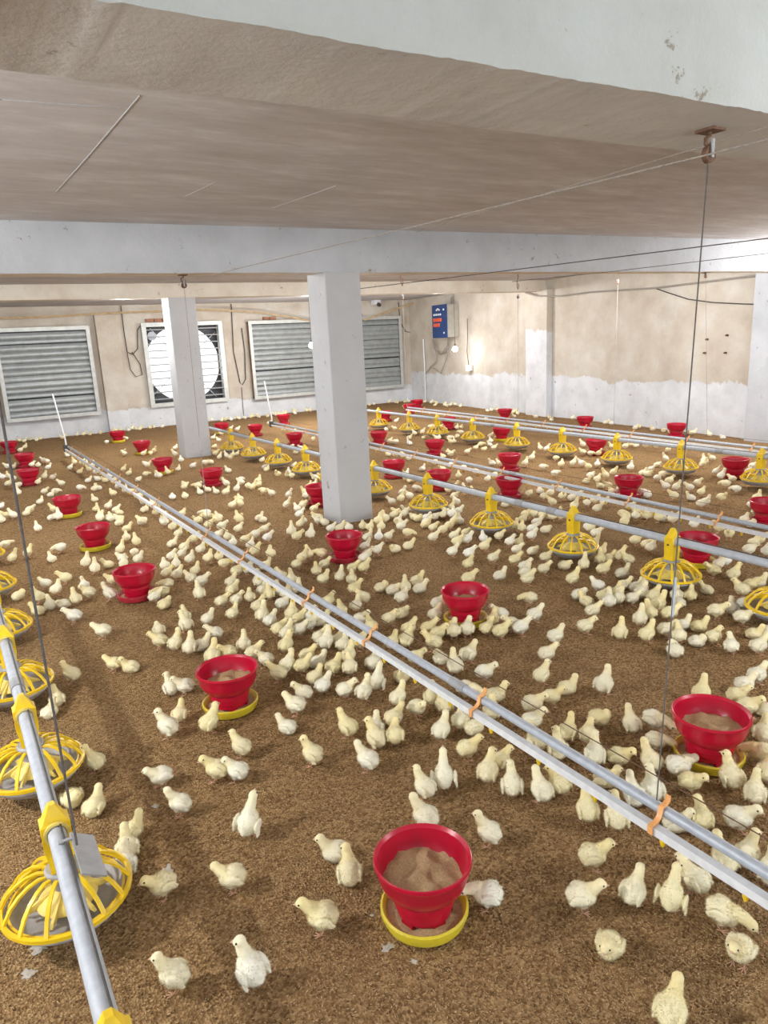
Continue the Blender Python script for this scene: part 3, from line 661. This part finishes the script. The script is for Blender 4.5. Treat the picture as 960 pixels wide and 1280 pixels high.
SPECS = {
 's0': dict(z=0.074, pitch=.15, head=(.066, 0, 0.128), dir=(1, 0, -.12), legs=1),
 's1': dict(z=0.074, pitch=.22, head=(.058, .010, 0.132), dir=(.6, .8, -.1), legs=1, stride=.012),
 's2': dict(z=0.074, pitch=.10, head=(.064, -.010, 0.122), dir=(.7, -.7, -.2), legs=1, stride=-.012),
 'u0': dict(z=0.078, pitch=.50, head=(.048, 0, 0.156), dir=(1, 0, 0), legs=1, bow=.014),
 'u1': dict(z=0.078, pitch=.62, head=(.040, .004, 0.160), dir=(.7, .7, .05), legs=1, bow=.016, wing=.004),
 'u2': dict(z=0.078, pitch=.45, head=(.052, -.004, 0.152), dir=(.7, -.7, .05), legs=1, bow=.012),
 'b0': dict(z=0.078, pitch=.85, head=(.052, 0, 0.170), dir=(.7, 0, .8), legs=1, bow=.010, wing=.012),
 'p0': dict(z=0.072, pitch=-.18, head=(.088, 0, 0.060), dir=(.75, 0, -.7), legs=1, bow=.016, stride=.01),
 'p1': dict(z=0.072, pitch=-.05, head=(.090, .012, 0.082), dir=(.8, .3, -.5), legs=1, bow=.012),
 'r0': dict(z=.041, pitch=.12, head=(.058, 0, 0.103), dir=(1, 0, -.1)),
 'r1': dict(z=.041, pitch=.18, head=(.050, .008, 0.108), dir=(.6, .8, 0)),
 'z0': dict(z=.041, pitch=.05, head=(.034, .016, 0.078), dir=(.2, 1, -.3), bow=.022),
 'z1': dict(z=.044, pitch=.15, head=(.048, 0, 0.080), dir=(1, 0, -.35), bow=.01)}
POSE = {'s': ['s0', 's1', 's2', 's0'], 'u': ['u0', 'u1', 'u2', 'u0'], 'b': ['b0'], 'p': ['p0', 'p1'], 'r': ['r0', 'r1'], 'z': ['z0', 'z1']}
TILES = [   # tile origin, zoom, entries: x y heading(0 right, 90 away, 180 left, 270 towards) pose
(0, 1040, 4, '640 125 90 r;632 188 80 r;820 330 190 s;880 800 165 u'),
(240, 1040, 4, '205 300 170 s;715 150 165 r;790 250 95 r;655 508 170 s;305 780 120 u'),
(480, 1040, 4, '525 72 165 u;505 385 180 p'),
(720, 1040, 4, '85 195 20 s;30 398 15 s;165 625 250 z;285 372 60 u;475 400 85 b;590 310 140 s;735 485 345 p;815 668 250 s;470 975 70 u;745 205 140 u;845 188 80 u;965 270 90 s'),
(0, 800, 4, '365 222 160 u;575 165 165 s;655 165 175 r;215 325 100 r;255 385 60 r;860 265 100 r;925 272 165 s;845 500 150 u;905 420 70 s;440 680 140 u;300 800 270 z;480 868 60 r;810 740 200 s;905 878 160 u;668 985 20 r'),
(240, 800, 4, '110 128 60 u;185 108 200 s;310 108 20 s;372 140 170 s;435 215 160 s;490 172 40 u;548 178 0 s;610 132 0 r;620 232 30 s;660 275 50 s;715 185 30 s;790 185 80 s;770 300 30 s;865 310 50 u;910 140 60 r;928 258 60 b;560 312 155 s;520 385 155 s;475 465 150 r;95 472 30 u;250 592 140 u;130 710 165 s;230 712 155 s;605 625 155 u;780 493 130 u;880 660 150 u;922 470 90 r;955 545 140 u;290 985 60 b'),
(480, 800, 4, '160 132 20 s;280 118 100 z;355 180 110 u;425 125 50 s;505 213 10 s;560 315 30 r;815 115 20 s;790 230 60 u;918 275 20 r;90 215 270 r;75 342 50 u;168 395 320 s;240 335 90 s;300 375 100 s;415 300 340 p;540 385 90 r;290 505 50 u;385 458 90 s;455 495 30 s;420 602 10 s;522 722 70 u;585 662 60 s;640 788 85 u;790 820 130 u;870 788 140 s;745 375 10 s;840 335 10 s;745 465 40 s;760 540 130 r;955 515 70 u;870 610 100 u;55 445 50 s;25 540 90 s;205 800 140 u;300 752 90 b;208 958 150 u'),
(720, 800, 4, '140 280 60 u;115 425 330 z;275 472 110 u;390 460 350 p;420 562 10 p;25 520 80 s;92 640 90 u;215 645 0 s;150 740 345 r;370 668 130 u;520 690 30 p;570 772 0 s;378 820 100 u;285 850 110 u;770 752 120 u;890 825 95 u;890 625 180 p;955 720 90 s;625 320 70 u;905 225 60 s;840 270 20 s;800 330 20 s;880 388 10 s;925 385 0 r;935 500 90 r;500 955 20 r;625 955 100 s;810 965 30 s;55 925 110 u;200 965 100 u'),
(0, 640, 5, '240 138 100 u;65 50 180 s;185 20 10 s;40 240 0 p;85 330 30 u;180 300 30 u;325 320 110 r;385 262 180 p;545 360 70 u;600 395 90 u;680 355 180 r;370 48 10 z;635 65 60 u;685 60 100 r;735 22 20 s;750 85 150 s;890 95 150 s;795 130 10 r;795 200 90 s;855 225 110 u;760 270 60 u;845 290 90 p;770 330 150 s;780 365 70 u;870 335 20 s;705 465 180 s;710 560 140 u;530 480 100 r;560 550 170 s;475 590 110 u;415 455 160 s;360 530 60 s;290 490 150 s;250 580 140 u;320 615 90 r;405 610 200 z;240 655 140 r;470 705 165 s;650 805 165 s;60 555 10 z;955 555 180 p'),
(192, 640, 5, '70 100 100 s;125 130 60 s;160 170 40 s;120 225 20 r;255 205 20 s;195 245 20 r;300 270 40 s;120 320 60 s;180 305 20 s;235 340 50 s;145 365 90 u;75 380 100 s;90 425 30 s;155 435 40 s;235 460 130 s;265 390 60 r;90 500 180 p;305 475 0 s;290 560 100 u;75 610 30 z;25 565 20 s;200 680 90 r;205 760 130 u;35 770 100 z;145 885 40 u;45 870 170 s;240 905 70 u;300 875 20 r;345 720 30 s;390 815 160 s;570 885 80 u;350 330 60 s;410 320 90 s;445 365 20 p;530 410 30 s;590 400 60 s;490 480 40 s;500 540 40 s;430 605 30 s;525 595 40 s;605 580 100 s;500 685 40 s;660 480 100 u;690 535 60 s;730 560 90 u;660 640 40 s;685 695 60 u;735 730 50 s;810 630 20 s;870 690 80 u;790 785 40 s;840 810 50 u;835 890 50 u;920 710 20 s;925 780 0 s;780 540 90 s;835 560 60 s;285 90 60 s;335 60 180 s;400 90 150 s;350 120 30 s;430 130 0 s;410 180 20 s;465 190 100 s;500 225 80 s;575 210 0 s;640 180 0 s;535 85 120 u;535 145 60 s;670 65 20 r;695 145 20 s;715 195 30 s;610 245 60 s;640 290 40 s;735 310 100 s;700 365 0 r;800 440 130 s;865 470 100 u;900 505 60 r;865 160 90 u;900 195 10 s;920 110 40 u;900 370 40 s;935 330 60 s'),
(384, 640, 5, '70 90 160 s;110 105 150 s;150 140 20 s;25 180 60 u;205 125 20 r;260 120 90 z;350 110 90 z;395 130 60 s;450 90 60 s;480 80 110 u;450 195 90 s;510 190 40 s;465 130 80 s;590 130 20 s;630 170 350 p;550 260 200 z;635 240 10 r;570 80 20 r;540 55 20 s;610 45 30 s;380 180 30 r;365 235 30 r;370 285 0 r;440 275 30 s;100 305 160 p;10 310 90 s;60 410 100 s;110 370 20 s;105 465 30 s;210 445 60 u;360 335 40 s;300 395 20 s;345 395 30 s;280 465 80 s;300 530 20 s;350 590 150 s;310 635 60 s;335 720 20 s;465 505 10 z;545 520 0 z;610 515 90 u;690 455 30 r;705 510 20 r;595 590 50 s;595 670 20 z;515 720 30 s;140 610 60 s;215 670 90 s;90 715 20 r;15 700 60 s;10 760 20 s;90 840 40 s;120 868 60 u;200 825 60 r;240 880 60 s;310 870 0 s;265 955 60 u;30 960 0 s;400 770 100 s;535 870 60 s;625 860 50 u;640 785 50 s;760 775 20 s;880 765 0 z;830 690 60 s;820 622 20 s;940 795 90 s;820 810 20 s;790 880 150 s;740 105 20 r;790 135 30 s;790 200 20 s;850 150 0 s;890 120 20 s;930 90 40 u;920 190 10 s;940 232 40 s;910 290 30 s;690 60 0 z;780 50 0 z;840 55 60 s;890 50 60 s'),
(576, 640, 5, '40 215 20 s;60 150 0 z;140 205 90 s;150 255 30 s;205 325 40 s;50 365 50 s;55 300 30 s;240 190 20 s;310 225 60 s;330 130 60 s;380 140 90 s;365 210 60 r;445 150 20 s;475 90 10 r;400 60 10 r;480 50 60 s;545 40 30 r;590 60 90 s;445 190 40 s;530 140 0 z;450 275 10 z;350 275 20 s;340 340 30 s;400 380 30 s;420 470 30 s;405 425 40 s;520 400 30 s;530 325 20 s;650 365 0 z;770 375 80 u;245 430 10 r;430 595 190 p;465 695 40 s;50 465 20 s;235 705 180 s;165 780 50 s;250 800 20 s;375 780 30 s;315 750 200 s;150 710 90 s;20 790 90 s;595 830 40 s;780 770 30 s;825 670 30 s;700 470 30 u;740 550 20 z;780 585 150 r;855 510 150 s;890 570 60 s;940 610 90 s;890 410 20 s;870 340 90 u;915 310 20 r;850 300 60 s;830 220 20 r;810 140 20 s;845 175 30 s;800 110 60 r'),
(768, 640, 5, '130 215 10 s;65 95 60 u;130 60 90 s;200 60 200 s;280 70 180 s;365 85 20 s;200 240 20 s;230 265 60 s;35 315 40 u;85 340 150 s;50 415 10 r;75 490 20 r;20 550 80 s;10 600 60 s;110 590 20 s;130 500 20 r;180 560 60 s;230 520 80 s;290 520 60 z;350 520 90 s;470 570 90 s;530 510 180 r;400 600 100 r;160 725 80 u;215 690 100 s;275 640 50 u;240 580 60 s;345 700 20 s;205 825 60 u;320 795 20 s;400 830 90 s;430 750 20 r;375 905 90 z;525 760 10 r;515 850 0 z;620 840 60 s;725 895 95 s;35 805 70 u;900 900 60 s;880 800 0 r;945 790 20 r;635 680 0 s;740 640 100 r;805 720 10 s;830 640 20 s;790 535 150 s;850 500 0 s;745 440 60 u;615 415 200 s;690 360 20 s;600 360 60 s;460 340 100 s;400 290 60 s;870 240 40 s;905 220 20 s;900 470 10 r;945 290 90 s;840 285 20 s;715 180 270 s;650 140 200 s;500 115 60 s'),
(0, 520, 6, '130 285;190 250;505 315;530 415;600 435;670 430;560 380;620 380;60 410;110 400;365 405;240 395;290 390;20 490;60 470;100 500;180 535;260 525;70 540;340 490;400 490;465 540;140 610;605 570;340 600;420 600;385 615;305 665;10 700;210 750;80 780;15 800;410 745;455 790;715 580;740 560;710 650;850 620;725 720;760 795;815 790;820 715;890 750;900 825;665 505;735 495;790 505;725 450;860 520;890 560;830 480;945 590;700 400;650 390;930 430'),
(160, 520, 6, '120 310;200 290;150 400;130 380;380 420;360 270;380 310;400 350;235 480;300 455;10 450;490 395;580 380;620 370;660 310;690 340;740 330;790 310;750 430;425 540;335 630;430 620;530 560;540 595;600 580;660 590;740 610;740 545;850 510;820 580;850 535;905 560;940 570;840 660;790 710;840 700;590 770;530 820;680 810;830 810;640 180;680 210;650 250;20 600;90 640;120 680;130 730;190 700;220 760;110 820;270 820;410 770;80 500'),
(320, 520, 6, '110 400;155 405;190 400;30 350;245 440;300 480;370 460;430 480;60 600;20 540;120 620;20 510;250 630;235 710;370 590;380 620;430 540;310 740;350 720;410 690;440 740;330 780;360 830;40 800;210 130;290 130;270 250;300 290;430 200;340 270;470 812'),
(480, 520, 6, '95 60;80 120;190 180;230 160;300 180;45 220;90 225;190 225;290 150;500 220;480 290;440 320;500 315;625 300;690 270;750 270;825 270;800 180;850 180;580 150;530 110;30 310;80 320;140 330;190 350;290 420;440 430;380 380;560 480;500 400;640 520;690 450;600 420;780 510;830 480;810 380;860 390;160 500;200 510;100 470;240 580;140 620;480 590;530 580;610 600;670 610;530 640;60 680;130 660;190 640;260 780;350 780;440 770;500 740;540 690;560 760;100 770;170 740;110 820;20 790;850 670;910 690;320 830;560 820'),
(640, 520, 6, '210 270;260 280;530 250;530 305;590 310;650 310;370 395;330 350;460 390;520 390;230 415;320 465;570 420;640 400;590 470;560 510;640 510;660 550;720 560;700 480;760 460;790 600;840 600;890 420;850 260;890 240;930 240;750 250;100 390;150 350;130 620;210 590;240 640;290 620;380 640;450 640;350 590;500 630;560 700;620 680;470 720;640 740;690 690;300 690;850 800;890 710;930 760;830 780;100 790;200 780;270 760;340 790'),
(800, 520, 6, '210 290;190 350;130 390;20 450;80 420;60 460;130 500;180 470;220 530;190 570;270 580;370 580;430 540;460 610;250 640;380 640;460 700;490 690;610 660;640 550;720 590;690 510;610 490;570 460;470 400;480 370;540 350;840 690;880 640;870 760;860 820;920 820;60 620;10 600;40 780;150 800;240 800;40 250;120 260;780 460;840 420')]
cr = random.Random(11); CH = []
for x0, y0, zm, txt in TILES:
    for e in txt.split(';'):
        w = e.split(); px, py = x0+float(w[0])/zm, y0+float(w[1])/zm
        if len(w) == 4: a, po = float(w[2]), w[3]
        else: a, po = cr.choice([0, 20, 40, 60, 90, 120, 160, 180, 330]), cr.choice('sssuurrzp')
        g_ = gz(px, py-1.0); CH.append([g_[0], g_[1], a+cr.uniform(-9, 9), po])
NREAD = len(CH)
# rows of chicks huddled along the feet of the far and right walls
for k in range(75): CH.append([cr.uniform(.9, 9.9), YB-.12-abs(cr.gauss(0, .16)), cr.uniform(0, 360), cr.choice('srrz')])
for k in range(45):
    y = cr.uniform(5.8, 15); CH.append([xr(y)-.12-abs(cr.gauss(0, .15)), y, cr.uniform(0, 360), cr.choice('srrz')])
for k in range(60):   # far crowd round the feeders of the back bay
    fx, fy = cr.choice([p for p in FEEDPOS if p[1] > 8]+[(XR_, y) for y in panR[4:]]+[(XM, y) for y in panM[6:]]); an = cr.uniform(0, 2*PI); d_ = cr.uniform(.17, .4)
    CH.append([fx+d_*math.cos(an), fy+d_*math.sin(an), cr.uniform(0, 360), cr.choice('ssrpz')])
# keep chicks out of feeders, columns, walls and each other
def push(c):
    for fx, fy in FEEDPOS:
        dx, dy = c[0]-fx, c[1]-fy; d_ = math.hypot(dx, dy); lim = .172 if c[3] != 'p' else .182
        if d_ < lim and d_ > 1e-4: c[0] = fx+dx/d_*lim; c[1] = fy+dy/d_*lim
    for fx, fy in PANPOS:
        dx, dy = c[0]-fx, c[1]-fy; d_ = math.hypot(dx, dy)
        if 1e-4 < d_ < .205: c[0] = fx+dx/d_*.205; c[1] = fy+dy/d_*.205
    for X0, X1, Y0, Y1 in ((2.855, 3.195, 5.43, 5.76), (2.975, 3.365, 10.41, 10.75)):
        if X0-.07 < c[0] < X1+.07 and Y0-.07 < c[1] < Y1+.1:
            if c[1] < Y0+.12: c[1] = Y0-.075
            elif c[0] > (X0+X1)/2: c[0] = X1+.075
            else: c[0] = X0-.075
    c[0] = min(c[0], xr(c[1])-.09); c[1] = min(c[1], YB-.09)
for it in range(6):
    for i in range(len(CH)):
        for j in range(i):
            dx, dy = CH[i][0]-CH[j][0], CH[i][1]-CH[j][1]; q = dx*dx+dy*dy
            if q < .0061:
                d_ = math.sqrt(q)+1e-6; k = (.078-d_)/2*.7
                for c_, s in ((CH[i], 1), (CH[j], -1)): c_[0] += s*dx/d_*k; c_[1] += s*dy/d_*k
    for c in CH: push(c)
def yaw_of(c):
    v = np.array([c[0], c[1]]); v = v/np.linalg.norm(v); r = np.array([v[1], -v[0]]); a = math.radians(c[2]); w = math.cos(a)*r+math.sin(a)*v
    return math.atan2(w[1], w[0])
order = sorted(range(len(CH)), key=lambda i: math.hypot(math.hypot(CH[i][0], CH[i][1]), H))
NIND, NFACE = 300, 150
MESH = {}; FACEM = {}
for k, sp in SPECS.items():
    MESH[k] = chick_mesh('chick', sp, .0042, 3000, True, M['down'])
    b_, hd, d = chick_mesh('chick', sp, .0042, 3000, False, M['down']); mb = MB(); beak_mb(mb, hd, d, 0); e1 = MB(); eye_mb(e1, hd, d, 1, 0); e2 = MB(); eye_mb(e2, hd, d, -1, 0)
    FACEM[k] = (b_, mb.mesh('beak', M['beak']), e1.mesh('eye', M['eye']), e2.mesh('eye', M['eye']))
PW = {'s': 'standing chick', 'u': 'upright chick', 'b': 'stretching chick', 'p': 'pecking chick', 'r': 'resting chick', 'z': 'curled chick'}
LINES = [(1.56, 'front drinker line'), (4.75, 'second drinker line')]
labs = {}; objs = []
for n, i in enumerate(order[:NIND]):
    c = CH[i]; var = cr.choice(POSE[c[3]]); x, y = c[0], c[1]; sc = cr.uniform(.95, 1.10)*.71
    if n < NFACE:
        o = mk('chick', FACEM[var][0])
        for nm, me in zip(('beak', 'eye', 'eye'), FACEM[var][1:]): mk(nm, me, o)
    else: o = mk('chick', MESH[var][0])
    o.location = (x, y, ground(x, y)+.001); o.rotation_euler = (0, 0, yaw_of(c)); o.scale = (sc, sc, sc)
    a = c[2] % 360; face = 'right' if a < 48 or a > 312 else 'away' if a < 135 else 'left' if a < 228 else 'forward'
    if abs(x-1.57) < .13 and min(math.hypot(x-q[0], y-q[1]) for q in LANDMARKS) > .28: rel, ph = 'under', 'front drinker line'
    else:
        q = min(LANDMARKS, key=lambda q: math.hypot(x-q[0], y-q[1])); u1 = proj((x, y, 0)); u2 = proj((q[0], q[1], 0)); dx, dy = u1[0]-u2[0], (u1[1]-u2[1])*1.6
        rel = ('right of' if dx > 0 else 'left of') if abs(dx) > abs(dy) else ('in front of' if dy > 0 else 'behind'); ph = q[2]
    lab = '%s facing %s, %s %s' % (PW[c[3]], face, rel, ph); labs.setdefault(lab, []).append((proj((x, y, 0))[0], len(objs))); objs.append(o)
for lab, L in labs.items():
    L.sort()
    for k, (_, j) in enumerate(L):
        tag(objs[j], lab if len(L) == 1 else lab+', '+ordw(k)+' from left', 'chick', 'chicks on the litter')
# the farther chicks, one object
LOD = {}
for k, sp in SPECS.items():
    me, _, _ = chick_mesh('lod', sp, .0085, 0, True, M['down_far']); n = len(me.vertices); V = np.empty(n*3); me.vertices.foreach_get('co', V); Yv = np.empty(n); me.attributes['yel'].data.foreach_get('value', Yv)
    LOD[k] = (V.reshape(-1, 3), [tuple(p.vertices) for p in me.polygons], [p.material_index for p in me.polygons], Yv)
VV = []; FF = []; MI = []; YY = []; off = 0
for i in order[NIND:]:
    c = CH[i]; V, Fc, mi, Yv = LOD[cr.choice(POSE[c[3]])]; a = yaw_of(c); s = cr.uniform(.97, 1.12)*.69; ca, sa = math.cos(a)*s, math.sin(a)*s
    P = np.stack([V[:, 0]*ca-V[:, 1]*sa+c[0], V[:, 0]*sa+V[:, 1]*ca+c[1], V[:, 2]*s+ground(c[0], c[1])+.001], 1)
    VV.append(P); FF += [tuple(q+off for q in f) for f in Fc]; MI += mi; YY.append(Yv); off += len(V)
me = bpy.data.meshes.new('chick_flock'); me.from_pydata(np.concatenate(VV).tolist(), [], FF); me.update()
for m_ in (M['down_far'], M['leg'], M['beak'], M['eye']): me.materials.append(m_)
me.polygons.foreach_set('material_index', MI); me.polygons.foreach_set('use_smooth', [True]*len(FF))
me.attributes.new('yel', 'FLOAT', 'POINT').data.foreach_set('value', np.concatenate(YY))
fl = tag(mk('chick_flock', me), 'crowd of small pale yellow chicks in the far half of the house', 'chicks'); fl['kind'] = 'stuff'
# ------------------------------------------------------------------ loose husks on the near litter and dried droppings
def husks(n):
    y = .75+4.2*RNG.random(n)**1.7; t = RNG.random(n); x = -.55-.0*y+t*(1.75+y*.95)
    L = RNG.uniform(.006, .0105, n); a = RNG.uniform(0, 2*PI, n); w = L*.32; hgt = w*.5; tilt = RNG.uniform(-.35, .35, n)
    z = np.array([ground(p, q) for p, q in zip(x, y)])+.0012
    ca, sa = np.cos(a), np.sin(a); c = np.stack([x, y, z], 1)
    u = np.stack([ca, sa, tilt], 1); v = np.stack([-sa, ca, RNG.uniform(-.3, .3, n)], 1); up = np.array([0, 0, 1.0])
    V = np.stack([c-u*(L/2)[:, None], c+v*(w/2)[:, None], c+u*(L/2)[:, None], c-v*(w/2)[:, None], c+up*hgt[:, None]], 1).reshape(-1, 3)
    b0 = np.arange(n)[:, None]*5; Fc = np.concatenate([b0+np.array([0, 3, 4]), b0+np.array([3, 2, 4]), b0+np.array([2, 1, 4]), b0+np.array([1, 0, 4])], 1).reshape(-1, 3)
    me = bpy.data.meshes.new('husks'); me.vertices.add(len(V)); me.vertices.foreach_set('co', V.reshape(-1))
    me.loops.add(Fc.size); me.loops.foreach_set('vertex_index', Fc.reshape(-1).astype(np.int32)); me.polygons.add(len(Fc)); me.polygons.foreach_set('loop_start', np.arange(0, Fc.size, 3, dtype=np.int32))
    me.update(calc_edges=True); me.materials.append(M['husk']); return me
hk = tag(mk('rice_husks', husks(170000)), 'loose brown rice husks strewn over the near litter', 'litter'); hk['kind'] = 'stuff'
for px, py, r in [(485, 1186, .022), (517, 1201, .013), (210, 1085, .030), (195, 1008, .018), (50, 1182, .030), (35, 1216, .025), (466, 1147, .008)]:
    g_ = gz(px, py); mb = MB(); n = 14; V = [(0, 0, .005)]; V += [(r*(.25+.85*cr.random())*math.cos(k*2*PI/n), r*(.25+.85*cr.random())*math.sin(k*2*PI/n), .002) for k in range(n)]
    o = mb.add(V, [(0, 1+k, 1+(k+1) % n) for k in range(n)]).obj('dropping', M['droppings'], None, True, (g_[0], g_[1], ground(g_[0], g_[1]))); lm = min(LANDMARKS, key=lambda q: math.hypot(q[0]-g_[0], q[1]-g_[1]))
    tag(o, 'white dried dropping patch on litter near pixel', 'dropping', 'dried droppings')
    o['label'] = {485: 'larger white dropping in front of frontmost red feeder', 517: 'small white dropping right of the larger one before frontmost red feeder', 210: 'white dropping smear behind the chick right of left pan', 195: 'small white dropping beside the resting chick at left', 50: 'white dropping smear under the second left pan feeder', 35: 'white dropping smear at the lower left corner', 466: 'tiny white speck left of the frontmost red feeder'}[px]
